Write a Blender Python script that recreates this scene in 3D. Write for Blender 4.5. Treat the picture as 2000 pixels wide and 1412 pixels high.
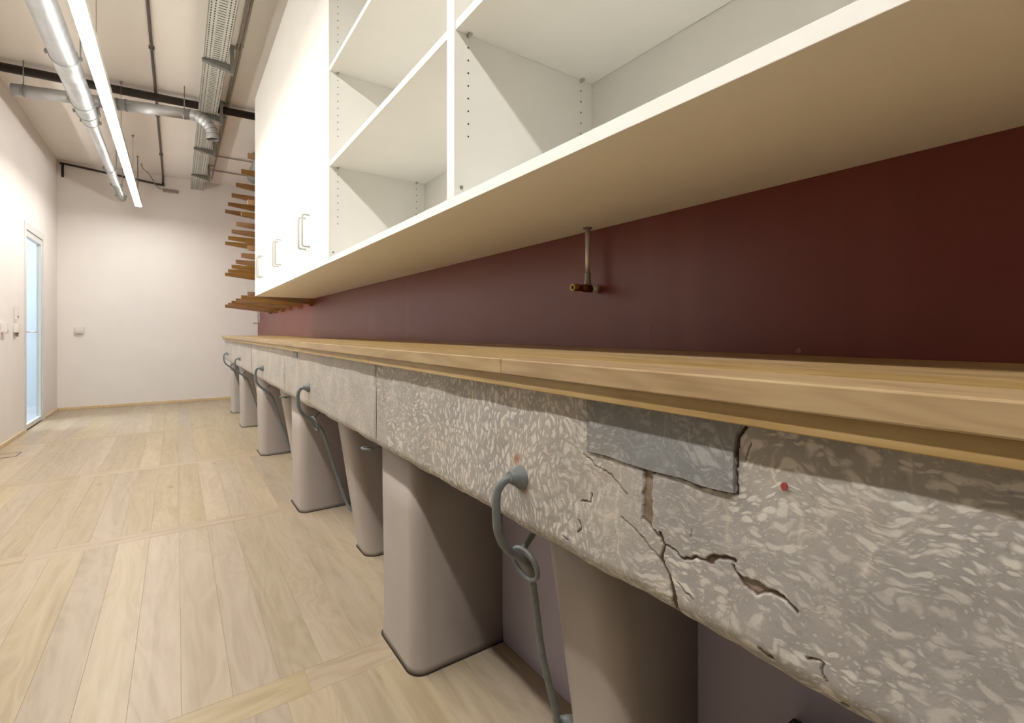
import bpy, bmesh, math, random
import numpy as np
from mathutils import Vector, Matrix, noise

random.seed(7)
for o in list(bpy.data.objects):
    bpy.data.objects.remove(o, do_unlink=True)
scene = bpy.context.scene
C = scene.collection

# ---------------------------------------------------------------- camera
F = 17.0 / 36.0 * 2000.0            # focal length in pixels of the 2000 px frame
YAW = math.atan2(655.0, F)
cd = bpy.data.cameras.new('camera')
cd.lens = 17.0
cd.sensor_width = 36.0
cd.sensor_fit = 'HORIZONTAL'
cd.shift_y = -58.0 / 2000.0
cd.clip_start = 0.02
cam = bpy.data.objects.new('camera', cd)
C.objects.link(cam)
cam.location = (0, 0, 1.0)
cam.rotation_euler = (math.pi / 2, 0, -YAW)
scene.camera = cam

# ---------------------------------------------------------------- world, light level
w = bpy.data.worlds.new('world')
scene.world = w
w.use_nodes = True
w.node_tree.nodes['Background'].inputs[0].default_value = (0.9, 0.95, 1.0, 1)
w.node_tree.nodes['Background'].inputs[1].default_value = 0.05
scene.view_settings.view_transform = 'Standard'
scene.view_settings.look = 'None'
scene.view_settings.exposure = 1.78
scene.view_settings.gamma = 1.0
scene.view_settings.use_curve_mapping = False
LAMP_STRENGTH = 22.0
LAMP_COLOR = (1.0, 0.965, 0.915)

# ---------------------------------------------------------------- measures (metres)
XW = 1.024          # red wall
XE = 0.4687         # worktop front
XL = 0.477          # lower worktop layer front
XB = 0.498          # stone beam front
XC = 0.551          # cabinet fronts
XR = 0.868          # wall behind the piers
XA = -1.245         # left wall
YO = 2.0             # left wall starts here; nearer, an added side space thins the fill light
XO = -5.5  # outer side of the added, unseen space
YF = 8.33           # far wall
YN = -5.0           # wall behind the camera
ZT = 0.9533         # worktop top
ZU = 0.9258         # underside of top layer
ZL = 0.9039         # underside of lower layer
ZB = 0.645          # underside of stone beam
ZC = 1.3028         # underside of cabinets
ZCT = 2.995         # top of cabinets
ZH = 3.18           # ceiling
YE = 7.07           # far end of worktop

# ---------------------------------------------------------------- helpers
def srgb(r, g, b):
    f = lambda c: (c / 255 / 12.92) if c / 255 <= 0.04045 else ((c / 255 + 0.055) / 1.055) ** 2.4
    return (f(r), f(g), f(b), 1.0)

class MB:
    def __init__(s): s.v = []; s.f = []; s.sm = []
    def add(s, vs, fs, smooth=False):
        n = len(s.v); s.v += [tuple(p) for p in vs]
        s.f += [tuple(n + i for i in f) for f in fs]; s.sm += [smooth] * len(fs)
        return s
    def box(s, x0, x1, y0, y1, z0, z1, b=0.0):
        lo = [min(x0, x1), min(y0, y1), min(z0, z1)]; hi = [max(x0, x1), max(y0, y1), max(z0, z1)]
        if b <= 0:
            vs = [(lo[0], lo[1], lo[2]), (hi[0], lo[1], lo[2]), (hi[0], hi[1], lo[2]), (lo[0], hi[1], lo[2]),
                  (lo[0], lo[1], hi[2]), (hi[0], lo[1], hi[2]), (hi[0], hi[1], hi[2]), (lo[0], hi[1], hi[2])]
            return s.add(vs, [(3, 2, 1, 0), (4, 5, 6, 7), (0, 1, 5, 4), (1, 2, 6, 5), (2, 3, 7, 6), (3, 0, 4, 7)])
        bm = bmesh.new()
        bmesh.ops.create_cube(bm, size=1.0)
        for v in bm.verts:
            v.co = Vector([(lo[i] + hi[i]) / 2 + v.co[i] * (hi[i] - lo[i]) for i in range(3)])
        bmesh.ops.bevel(bm, geom=bm.edges[:], offset=min(b, 0.45 * min(hi[i] - lo[i] for i in range(3))), segments=2, profile=0.5, affect='EDGES')
        bm.verts.index_update()
        s.add([v.co[:] for v in bm.verts], [[v.index for v in f.verts] for f in bm.faces])
        bm.free()
        return s
    def tube(s, pts, r, seg=10, closed=False, cap=True):
        P = [Vector(p) for p in pts]; n = len(P)
        rr = r if isinstance(r, (list, tuple)) else [r] * n
        T = []
        for i in range(n):
            if closed: t = P[(i + 1) % n] - P[i - 1]
            else: t = P[min(i + 1, n - 1)] - P[max(i - 1, 0)]
            T.append(t.normalized())
        a = Vector((0, 0, 1)) if abs(T[0].z) < 0.9 else Vector((1, 0, 0))
        nrm = (a - T[0] * a.dot(T[0])).normalized()
        vs = []
        for i in range(n):
            nrm = (nrm - T[i] * nrm.dot(T[i])).normalized()
            bn = T[i].cross(nrm)
            for k in range(seg):
                an = 2 * math.pi * k / seg
                vs.append(P[i] + (nrm * math.cos(an) + bn * math.sin(an)) * rr[i])
        fs = []
        for i in range(n if closed else n - 1):
            j = (i + 1) % n
            for k in range(seg):
                l = (k + 1) % seg
                fs.append((i * seg + k, i * seg + l, j * seg + l, j * seg + k))
        s.add(vs, fs, True)
        if cap and not closed:
            base = len(s.v) - len(vs)
            s.f.append(tuple(base + k for k in reversed(range(seg)))); s.sm.append(False)
            s.f.append(tuple(base + (n - 1) * seg + k for k in range(seg))); s.sm.append(False)
        return s
    def cyl(s, p, q, r, seg=16): return s.tube([p, q], r, seg)
    def ring(s, c, axis, R, r, seg=28, sub=8, squash=1.0):
        ax = Vector(axis).normalized()
        a = Vector((0, 0, 1)) if abs(ax.z) < 0.9 else Vector((1, 0, 0))
        e1 = (a - ax * a.dot(ax)).normalized(); e2 = ax.cross(e1)
        pts = [Vector(c) + (e1 * math.cos(2 * math.pi * k / seg) + e2 * math.sin(2 * math.pi * k / seg) * squash) * R for k in range(seg)]
        return s.tube(pts, r, sub, closed=True)
    def build(s, name, mat, parent=None):
        me = bpy.data.meshes.new(name)
        me.from_pydata(s.v, [], s.f)
        me.polygons.foreach_set('use_smooth', s.sm)
        me.materials.append(mat)
        me.update()
        return link(name, me, parent)

def link(name, me, parent=None):
    o = bpy.data.objects.new(name, me)
    C.objects.link(o)
    if parent is not None: child(o, parent)
    return o
def abs_loc(o):
    v = Vector((0, 0, 0))
    while o is not None:
        v += o.location; o = o.parent if o.type == 'EMPTY' and o.parent else None
    return v
def child(o, p):
    o.parent = p
    o.matrix_parent_inverse = Matrix.Translation(p.location).inverted()
    return o
def thing(name, label, cat, loc=(0, 0, 0), group=None):
    o = bpy.data.objects.new(name, None)
    C.objects.link(o); o.location = loc; o.empty_display_size = 0.05
    return tag(o, label, cat, group)
def tag(o, label, cat, group=None):
    o['label'] = label; o['category'] = cat
    if group: o['group'] = group
    return o
def struct(o, label=None):
    o['kind'] = 'structure'
    if label: o['label'] = label
    return o

# ---------------------------------------------------------------- materials
class NT:
    def __init__(s, name):
        s.m = bpy.data.materials.new(name); s.m.use_nodes = True
        s.t = s.m.node_tree; s.n = s.t.nodes; s.b = s.n['Principled BSDF']
    def node(s, typ, **kw):
        n = s.n.new(typ)
        for k, v in kw.items():
            if k in n.inputs: s.set(n.inputs[k], v)
            else: setattr(n, k, v)
        return n
    def set(s, inp, v):
        if isinstance(v, bpy.types.NodeSocket): s.t.links.new(v, inp)
        else: inp.default_value = v
    def L(s, a, b): s.t.links.new(a, b)
    def ramp(s, fac, stops):
        r = s.n.new('ShaderNodeValToRGB'); e = r.color_ramp.elements
        while len(e) < len(stops): e.new(0.5)
        for i, (p, c) in enumerate(stops):
            e[i].position = p; e[i].color = c if len(c) == 4 else (*c, 1)
        s.L(fac, r.inputs[0]); return r.outputs[0]
    def mix(s, fac, a, b, mode='MIX'):
        n = s.n.new('ShaderNodeMix'); n.data_type = 'RGBA'; n.blend_type = mode
        s.set(n.inputs[0], fac); s.set(n.inputs[6], a); s.set(n.inputs[7], b); return n.outputs[2]
    def math(s, op, a, b=0.0, c=0.0):
        n = s.n.new('ShaderNodeMath'); n.operation = op
        s.set(n.inputs[0], a); s.set(n.inputs[1], b); s.set(n.inputs[2], c); return n.outputs[0]
    def vmath(s, op, a, b=(0, 0, 0)):
        n = s.n.new('ShaderNodeVectorMath'); n.operation = op
        s.set(n.inputs[0], a); s.set(n.inputs[1], b); return n.outputs[0]
    def coord(s): return s.n.new('ShaderNodeTexCoord').outputs['Object']
    def mapping(s, v, scale, rot=(0, 0, 0), loc=(0, 0, 0)):
        n = s.n.new('ShaderNodeMapping'); s.L(v, n.inputs[0])
        n.inputs['Scale'].default_value = scale; n.inputs['Rotation'].default_value = rot; n.inputs['Location'].default_value = loc
        return n.outputs[0]
    def noise(s, v, scale, detail=4, rough=0.5, dist=0.0):
        n = s.n.new('ShaderNodeTexNoise'); s.L(v, n.inputs['Vector'])
        n.inputs['Scale'].default_value = scale; n.inputs['Detail'].default_value = detail
        n.inputs['Roughness'].default_value = rough; n.inputs['Distortion'].default_value = dist
        return n.outputs['Fac']
    def bump(s, h, strength=0.2, dist=0.01):
        n = s.n.new('ShaderNodeBump'); n.inputs['Strength'].default_value = strength; n.inputs['Distance'].default_value = dist
        s.L(h, n.inputs['Height']); s.L(n.outputs[0], s.b.inputs['Normal'])
    def fin(s, color=None, rough=0.5, metal=0.0, spec=None):
        if color is not None: s.set(s.b.inputs['Base Color'], color)
        s.set(s.b.inputs['Roughness'], rough); s.set(s.b.inputs['Metallic'], metal)
        if spec is not None: s.b.inputs['Specular IOR Level'].default_value = spec
        return s.m

def plaster(name, col, rough=0.85, var=0.04, sc=3.0, bump=0.03):
    t = NT(name); c = t.coord()
    n = t.noise(c, sc, 5)
    dark = tuple(x * (1 - var) for x in col[:3]) + (1,)
    t.bump(t.noise(c, 180, 3), bump, 0.002)
    return t.fin(t.ramp(n, [(0.3, dark), (0.7, col)]), rough)

def wood(name, dark, mid, light, axis='Y', rough=0.45, grain=1.0, var=0.25, knots=0.0, random_tint=True, fine=0.35):
    t = NT(name); c = t.coord()
    oi = t.n.new('ShaderNodeObjectInfo')
    off = t.n.new('ShaderNodeCombineXYZ')
    t.L(t.math('MULTIPLY', oi.outputs['Random'], 37.0), off.inputs[0])
    t.L(t.math('MULTIPLY', oi.outputs['Random'], 91.0), off.inputs[1])
    t.L(t.math('MULTIPLY', oi.outputs['Random'], 53.0), off.inputs[2])
    v = t.vmath('ADD', c, off.outputs[0])
    k = {'X': 0, 'Y': 1, 'Z': 2}[axis]
    s1 = [22.0, 22.0, 22.0]; s1[k] = 1.6
    s2 = [160.0, 160.0, 160.0]; s2[k] = 5.0
    s3 = [5.0, 5.0, 5.0]; s3[k] = 0.9
    warp = t.noise(t.mapping(v, s3), 1.0, 3, 0.5, 1.2)
    a = t.noise(t.mapping(v, s1), grain, 4, 0.55, 1.5)
    b = t.noise(t.mapping(v, s2), 1.0, 3, 0.6)
    wv = t.math('SINE', t.math('MULTIPLY', warp, 60.0))
    f = t.math('ADD', t.math('MULTIPLY', a, 0.55), t.math('MULTIPLY', b, fine))
    f = t.math('ADD', f, t.math('MULTIPLY', wv, 0.045))
    col = t.ramp(f, [(0.12 + fine * 0.45, dark), (0.30 + fine * 0.5, mid), (0.50 + fine * 0.5, light)])
    if random_tint:
        val = t.math('ADD', t.math('MULTIPLY', oi.outputs['Random'], var), 1.0 - var * 0.5)
        h = t.n.new('ShaderNodeHueSaturation')
        t.L(col, h.inputs['Color']); t.L(val, h.inputs['Value'])
        r2 = t.math('FRACT', t.math('MULTIPLY', oi.outputs['Random'], 13.7))
        t.L(t.math('ADD', t.math('MULTIPLY', r2, 0.012), 0.494), h.inputs['Hue'])
        t.L(t.math('ADD', t.math('MULTIPLY', r2, 0.25), 0.88), h.inputs['Saturation'])
        col = h.outputs[0]
    if knots > 0:
        vo = t.n.new('ShaderNodeTexVoronoi')
        s4 = [4.0, 4.0, 4.0]; s4[k] = 1.6
        t.L(t.mapping(v, s4), vo.inputs['Vector']); vo.inputs['Scale'].default_value = 1.0
        kn = t.ramp(vo.outputs['Distance'], [(0.0, (1, 1, 1)), (0.035, (0.7, 0.7, 0.7)), (0.09, (0, 0, 0))])
        col = t.mix(t.math('MULTIPLY', kn, knots), col, (dark[0] * 0.35, dark[1] * 0.3, dark[2] * 0.28, 1))
    t.bump(b, 0.06, 0.001)
    return t.fin(col, rough, spec=0.35)

def simple(name, col, rough=0.5, metal=0.0, var=0.08, sc=40.0, bump=0.0, spec=None):
    t = NT(name); c = t.coord(); n = t.noise(c, sc, 4)
    d = tuple(x * (1 - var) for x in col[:3]) + (1,); l = tuple(min(1, x * (1 + var)) for x in col[:3]) + (1,)
    if bump: t.bump(n, bump, 0.003)
    return t.fin(t.ramp(n, [(0.35, d), (0.65, l)]), rough, metal, spec)

M = {}
M['white_wall'] = plaster('white_wall', srgb(238, 234, 229), 0.9)
M['ceiling'] = plaster('ceiling_paint', srgb(236, 230, 222), 0.9, 0.03, 2.0, 0.06)
M['cabinet'] = simple('white_laminate', srgb(245, 244, 238), 0.42, 0, 0.01, 6)
M['pier'] = plaster('pier_paint', srgb(176, 168, 162), 0.55, 0.05, 7.0, 0.10)
M['recess'] = plaster('recess_light_tint', srgb(182, 176, 193), 0.6, 0.06, 5.0, 0.06)  # lavender in this colour stands in for bluish light on grey paint
M['gap'] = simple('dark_joint', srgb(40, 34, 32), 0.9)
M['floor_oak'] = wood('floor_oak', srgb(162, 146, 121), srgb(177, 162, 138), srgb(187, 174, 152), 'Y', 0.40, 0.6, 0.17, 0.55, True, 0.12)
M['band_oak'] = wood('band_oak', srgb(160, 142, 115), srgb(177, 160, 134), srgb(187, 173, 150), 'X', 0.42, 0.6, 0.08, 0.2, True, 0.12)
M['top_oak'] = wood('worktop_oak', srgb(150, 122, 76), srgb(176, 150, 104), srgb(188, 166, 120), 'Y', 0.36, 0.7, 0.10, 0.3, True, 0.22)
M['fin_oak'] = wood('rack_oak', srgb(112, 80, 42), srgb(136, 101, 58), srgb(152, 118, 74), 'X', 0.45, 1.0, 0.15)
M['base_oak'] = wood('baseboard_oak', srgb(206, 182, 136), srgb(222, 200, 156), srgb(232, 212, 172), 'Y', 0.45, 1.0, 0.04)
M['iron'] = simple('grey_painted_iron', srgb(108, 114, 114), 0.42, 0.0, 0.12, 60, 0.25)
M['galv'] = simple('galvanised_steel', srgb(186, 188, 190), 0.46, 0.75, 0.06, 14)
M['galv_dull'] = simple('dull_galvanised_steel', srgb(150, 152, 148), 0.5, 0.6, 0.1, 20)
M['tray'] = simple('perforated_tray_steel', srgb(196, 198, 190), 0.5, 0.35, 0.05, 20)
M['bracket'] = simple('bracket_steel', srgb(120, 122, 116), 0.55, 0.4, 0.1, 20)
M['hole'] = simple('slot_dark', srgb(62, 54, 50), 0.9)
M['black_pipe'] = simple('black_pipe', srgb(40, 32, 28), 0.5, 0.0, 0.2, 20)
M['dark_pipe'] = simple('dark_grey_pipe', srgb(84, 76, 70), 0.5, 0.0, 0.2, 20)
M['chrome'] = simple('brushed_steel', srgb(214, 214, 212), 0.32, 0.6, 0.04, 30)
M['chrome_white'] = simple('satin_nickel_handle', srgb(196, 195, 190), 0.4, 0.15, 0.04, 30)
M['brass'] = simple('old_brass', srgb(150, 104, 44), 0.38, 0.85, 0.25, 60)
M['plastic'] = simple('white_plastic', srgb(226, 222, 218), 0.4, 0, 0.01, 10)
M['door_white'] = simple('door_lacquer', srgb(216, 219, 216), 0.35, 0, 0.02, 8)
M['dark_box'] = simple('charcoal_plastic', srgb(62, 58, 60), 0.6)
M['cable'] = simple('grey_conduit', srgb(150, 142, 132), 0.5)
M['hall'] = plaster('hall_wall', srgb(222, 228, 234), 0.9)
M['hall_floor'] = simple('hall_floor', srgb(206, 208, 214), 0.5)
M['housing'] = simple('lamp_housing', srgb(225, 226, 222), 0.4, 0.1, 0.02, 8)

def emit(name, col, st):
    t = NT(name)
    t.set(t.b.inputs['Base Color'], (0.9, 0.9, 0.9, 1))
    t.set(t.b.inputs['Emission Color'], (*col, 1)); t.set(t.b.inputs['Emission Strength'], st)
    return t.m
M['led'] = emit('led_diffuser', LAMP_COLOR, LAMP_STRENGTH)
M['hall_fill'] = emit('hall_fill_light', (0.89, 0.95, 1.0), 5.5)  # glow of the added hall panel

def glass():
    t = NT('door_glass')
    tr = t.n.new('ShaderNodeBsdfTransparent'); tr.inputs[0].default_value = (0.93, 0.97, 0.98, 1)
    gl = t.n.new('ShaderNodeBsdfGlossy'); gl.inputs['Roughness'].default_value = 0.03
    fr = t.n.new('ShaderNodeLayerWeight'); fr.inputs[0].default_value = 0.5
    mx = t.n.new('ShaderNodeMixShader')
    t.L(t.math('MULTIPLY', t.math('POWER', fr.outputs['Facing'], 4.0), 0.30), mx.inputs[0]); t.L(tr.outputs[0], mx.inputs[1]); t.L(gl.outputs[0], mx.inputs[2])
    t.L(mx.outputs[0], t.n['Material Output'].inputs[0])
    return t.m
M['glass'] = glass()

def red_paint():
    t = NT('oxblood_paint'); c = t.coord()
    n = t.noise(c, 2.2, 5, 0.6)
    st = t.noise(t.mapping(c, (8, 5.0, 0.5)), 1.0, 3, 0.6)
    col = t.ramp(n, [(0.3, srgb(106, 42, 36)), (0.7, srgb(114, 48, 42))])
    col = t.mix(t.ramp(st, [(0.52, (0, 0, 0)), (0.75, (0.14, 0.14, 0.14))]), col, srgb(158, 98, 92))
    # chalky scuffs low on the wall
    sc = t.noise(t.mapping(c, (3, 16, 7)), 1.0, 4, 0.65)
    sep = t.n.new('ShaderNodeSeparateXYZ'); t.L(c, sep.inputs[0])
    low = t.ramp(sep.outputs[2], [(0.955, (1, 1, 1)), (1.0, (0, 0, 0))])
    sc = t.math('MULTIPLY', t.ramp(sc, [(0.68, (0, 0, 0)), (0.76, (0.5, 0.5, 0.5))]), low)
    col = t.mix(sc, col, srgb(180, 140, 132))
    t.bump(n, 0.05, 0.01)
    return t.fin(col, 0.36, 0, 0.5)
M['red'] = red_paint()

def stone(name, base, lite, tint, crack=True, pattern=1.0, vscale=9, vcol=srgb(222, 214, 196)):
    """fossil limestone: pale shells and coral branches in a grey matrix"""
    t = NT(name); c = t.coord()
    wrp = t.n.new('ShaderNodeTexNoise'); t.L(c, wrp.inputs['Vector']); wrp.inputs['Scale'].default_value = 7.0; wrp.inputs['Detail'].default_value = 3
    wv = t.vmath('SCALE', t.vmath('SUBTRACT', wrp.outputs['Color'], (0.5, 0.5, 0.5)))
    wv.node.inputs['Scale'].default_value = 0.11
    v = t.vmath('ADD', c, wv)
    wrp2 = t.n.new('ShaderNodeTexNoise'); t.L(c, wrp2.inputs['Vector']); wrp2.inputs['Scale'].default_value = 45.0; wrp2.inputs['Detail'].default_value = 2
    wv2 = t.vmath('SCALE', t.vmath('SUBTRACT', wrp2.outputs['Color'], (0.5, 0.5, 0.5)))
    wv2.node.inputs['Scale'].default_value = 0.018
    v = t.vmath('ADD', v, wv2)
    # big shells, lying every way (two layers, differently stretched)
    def shells(scale, rot, stretch, lo, hi):
        vo = t.n.new('ShaderNodeTexVoronoi'); vo.feature = 'F1'
        t.L(t.mapping(v, stretch, rot), vo.inputs['Vector']); vo.inputs['Scale'].default_value = scale
        return t.ramp(vo.outputs['Distance'], [(lo, (1, 1, 1)), (hi, (0, 0, 0))])
    s1 = shells(62, (0.6, 0, 0), (1, 0.6, 1.25), 0.24, 0.42)
    s2 = shells(95, (-0.75, 0, 0), (1, 0.5, 1.5), 0.20, 0.38)
    s3 = shells(170, (0.2, 0, 0), (1, 0.8, 1.1), 0.16, 0.34)
    # coral: narrow branches that fan out
    vo = t.n.new('ShaderNodeTexVoronoi'); vo.feature = 'DISTANCE_TO_EDGE'
    t.L(t.mapping(v, (1, 1.0, 0.34), (-0.25, 0, 0)), vo.inputs['Vector']); vo.inputs['Scale'].default_value = 92
    coral = t.ramp(vo.outputs['Distance'], [(0.10, (0, 0, 0)), (0.26, (1, 1, 1))])
    sep = t.n.new('ShaderNodeSeparateXYZ'); t.L(c, sep.inputs[0])
    yy = t.math('ADD', sep.outputs[1], t.math('MULTIPLY', t.math('SUBTRACT', t.noise(c, 5, 2), 0.5), 0.5))
    m1 = t.ramp(yy, [(0.50, (0, 0, 0)), (0.60, (1, 1, 1)), (0.98, (1, 1, 1)), (1.0, (0, 0, 0))]) 
    patch = t.ramp(t.noise(c, 6.0, 3), [(0.40, (0, 0, 0)), (0.55, (1, 1, 1))])
    sh = t.math('MAXIMUM', t.math('MULTIPLY', s1, 0.85), t.math('MULTIPLY', s2, 0.75))
    sh = t.math('MULTIPLY', sh, t.math('ADD', t.math('MULTIPLY', patch, 0.6), 0.4))
    sh = t.math('MAXIMUM', sh, t.math('MULTIPLY', s3, 0.35))
    mm = t.math('MULTIPLY', m1, 0.9)
    pat = t.n.new('ShaderNodeMix'); t.set(pat.inputs[0], mm); t.set(pat.inputs[2], sh); t.set(pat.inputs[3], t.math('MULTIPLY', coral, 0.9))
    p = t.math('MULTIPLY', pat.outputs[0], pattern)
    n1 = t.noise(c, 9, 6, 0.6)
    n2 = t.noise(c, 60, 4, 0.6)
    b = t.ramp(n1, [(0.30, tuple(x * 0.80 for x in base[:3])), (0.5, base), (0.72, tint)])
    b = t.mix(t.math('MULTIPLY', n2, 0.35), b, tuple(x * 0.62 for x in base[:3]) + (1,))
    col = t.mix(p, b, lite)
    sp = t.ramp(t.noise(c, 150, 3, 0.7), [(0.62, (0, 0, 0)), (0.74, (0.55, 0.55, 0.55))])
    col = t.mix(sp, col, tuple(x * 0.5 for x in base[:3]) + (1,))
    # pale calcite veins
    ve = t.n.new('ShaderNodeTexVoronoi'); ve.feature = 'DISTANCE_TO_EDGE'
    t.L(t.mapping(v, (1, 1.3, 0.6), (0.9, 0, 0)), ve.inputs['Vector']); ve.inputs['Scale'].default_value = vscale
    vein = t.math('MULTIPLY', t.ramp(ve.outputs['Distance'], [(0.0, (1, 1, 1)), (0.03, (0, 0, 0))]), t.ramp(n1, [(0.45, (0, 0, 0)), (0.62, (0.5, 0.5, 0.5))]))
    col = t.mix(vein, col, vcol)
    # honey coloured staining
    hs = t.ramp(t.noise(c, 4.3, 4, 0.6), [(0.52, (0, 0, 0)), (0.76, (0.34, 0.34, 0.34))])
    col = t.mix(hs, col, t.mix(0.55, col, srgb(190, 164, 116)), 'MIX')
    h = t.math('ADD', t.math('MULTIPLY', n2, 0.5), t.math('MULTIPLY', p, 0.25))
    if crack:
        at = t.n.new('ShaderNodeAttribute'); at.attribute_name = 'crack'
        mo = t.n.new('ShaderNodeAttribute'); mo.attribute_name = 'mortar'
        ru = t.n.new('ShaderNodeAttribute'); ru.attribute_name = 'rust'
        mcol = t.ramp(n2, [(0.3, srgb(112, 98, 84)), (0.7, srgb(150, 134, 116))])
        col = t.mix(mo.outputs['Fac'], col, mcol)
        col = t.mix(at.outputs['Fac'], col, srgb(84, 66, 52))
        col = t.mix(ru.outputs['Fac'], col, srgb(150, 84, 36))
    t.bump(h, 0.32, 0.004)
    return t.fin(col, t.ramp(n2, [(0.3, (0.38, 0.38, 0.38)), (0.7, (0.62, 0.62, 0.62))]), 0, 0.4)
M['stone'] = stone('fossil_limestone', srgb(164, 160, 155), srgb(216, 212, 203), srgb(180, 174, 163))
M['stone_grey'] = stone('veined_grey_limestone', srgb(176, 171, 165), srgb(206, 202, 194), srgb(192, 184, 172), True, 0.55)
M['stone_blue'] = stone('blue_grey_limestone', srgb(134, 135, 136), srgb(176, 176, 175), srgb(146, 145, 143), False, 0.8, 34, srgb(196, 197, 196))

# ================================================================ THE SETTING
YB0 = [(-1.53, -1.42), (-0.06, 0.045), (1.418, 1.525), (2.93, 3.03), (4.40, 4.49), (5.93, 6.02), (7.44, 7.53)]   # cross bands of the floor
floor = struct(MB().box(XA - 0.05, XW, YN, YF, -0.06, -0.012).build('floor', M['gap']), 'pale oak plank floor with narrow cross bands')
PW, PX0 = 0.1175, 0.128
mesh_cache = {}
def plank(name, x0, x1, y0, y1, mat, key=None):
    wx, wy = round(x1 - x0, 4), round(y1 - y0, 4)
    k = (name, wx, wy)
    if k not in mesh_cache:
        o = MB().box(-wx / 2 + 0.00015, wx / 2 - 0.00015, -wy / 2 + 0.0002, wy / 2 - 0.0002, -0.012, 0.0, 0.0005).build(name, mat)
        mesh_cache[k] = o.data
    else:
        o = link(name, mesh_cache[k])
    o.location = ((x0 + x1) / 2, (y0 + y1) / 2, 0)
    o.parent = floor
    return o
edges_x = [PX0 + PW * i for i in range(-12, 7)]
edges_x = [e for e in edges_x if XA + 0.03 < e < XR - 0.02]
edges_x = [XA] + edges_x + [XR]
runs = []
prev = YN
for a, b in YB0 + [(YF, YF)]:
    runs.append((prev, a)); prev = b
for ri, (a, b) in enumerate(runs):
    if b - a < 0.05: continue
    for i in range(len(edges_x) - 1):
        if b < -0.5 and i % 2: pass
        plank('plank', edges_x[i], edges_x[i + 1], a, b, M['floor_oak'])
for a, b in YB0:
    for x0, x1 in ((XA, -0.55), (-0.55, 0.31), (0.31, XR)):
        plank('cross_band', x0, x1, a, b, M['band_oak'])

# right wall (red paint) and the wall behind the piers
wr = struct(MB().box(XW, XW + 0.15, YN, YF + 0.15, -0.06, ZH).build('wall_right', M['red']), 'dark oxblood red painted wall behind the worktop')
SCUFF = simple('chalky_scuff', srgb(150, 98, 92), 0.8, 0, 0.2, 300)
def scuff(y, z, pts):
    n = len(pts)
    MB().add([(XW - 0.0006, y + a, z + b) for a, b in pts] + [(XW + 0.001, y + a, z + b) for a, b in pts],
             [tuple(range(n))] + [(i, (i + 1) % n, n + (i + 1) % n, n + i) for i in range(n)]).build('scuff_mark', SCUFF, wr)
scuff(0.838, 0.985, [(-0.001, 0.037), (0.0015, 0.034), (0.0008, 0.012), (0.0022, 0.006), (-0.0015, 0.010)])
scuff(0.836, 0.978, [(-0.004, 0.004), (0.003, 0.007), (0.0045, -0.006), (-0.003, -0.009)])
scuff(0.470, 0.962, [(-0.007, 0.000), (-0.001, 0.006), (0.003, 0.001), (0.007, -0.003), (-0.004, -0.004)])
scuff(0.93, 1.141, [(-0.001, 0.001), (0.001, 0.001), (0.001, -0.001), (-0.001, -0.001)])
struct(MB().box(XR, XW, -0.9, 7.06, 0.0, ZB - 0.001).build('wall_recess', M['recess']), 'grey wall behind the piers with bluish light tinted into its colour')
struct(MB().box(XA - 0.12, XW + 0.15, YF, YF + 0.15, -0.06, ZH).build('wall_back', M['white_wall']), 'white end wall')
struct(MB().box(XO, XW + 0.15, YN - 0.15, YN, -0.06, ZH).build('wall_front', M['white_wall']), 'white wall behind the viewer')
struct(MB().box(XA - 0.12, XW + 0.15, YN - 0.15, YF + 0.15, ZH, ZH + 0.12).build('ceiling', M['ceiling']), 'white plastered ceiling')
DY0, DY1, DZ = 6.70, 7.56, 2.11
wl = MB()
wl.box(XA - 0.05, XA, YO, DY0, -0.06, ZH).box(XA - 0.05, XA, DY1, YF, -0.06, ZH).box(XA - 0.05, XA, DY0, DY1, DZ, ZH)
struct(wl.build('wall_left', M['white_wall']), 'white left wall with a glazed door')
struct(MB().box(XO, XA - 0.05, YN, YO + 0.05, -0.06, 0.0).build('floor_added', M['floor_oak']), 'oak floor of the unseen side space added to weaken fill light')  # space opened out of view to reduce light bounced onto the near bench
struct(MB().box(XO, XA - 0.12, YN - 0.15, YO + 0.05, ZH, ZH + 0.12).build('ceiling_added', M['ceiling']), 'ceiling of the unseen side space added to weaken fill light')
struct(MB().box(XO - 0.1, XO, YN - 0.15, YO + 0.1, -0.06, ZH).box(XO, XA - 0.05, YO, YO + 0.1, -0.06, ZH).build('wall_added', M['white_wall']), 'white walls of the unseen side space added to weaken fill light')
bb = MB().box(XA + 0.0005, XA + 0.014, YO, DY0 - 0.002, 0.0, 0.034, 0.003).box(XA + 0.0005, XA + 0.014, DY1 + 0.002, YF - 0.0005, 0.0, 0.034, 0.003)
struct(bb.build('baseboard_left', M['base_oak']), 'narrow oak baseboard on the left wall')
struct(MB().box(XA + 0.015, XW - 0.001, YF - 0.014, YF - 0.0005, 0.0, 0.034, 0.003).build('baseboard_back', M['base_oak']), 'narrow oak baseboard on the end wall')

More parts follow.
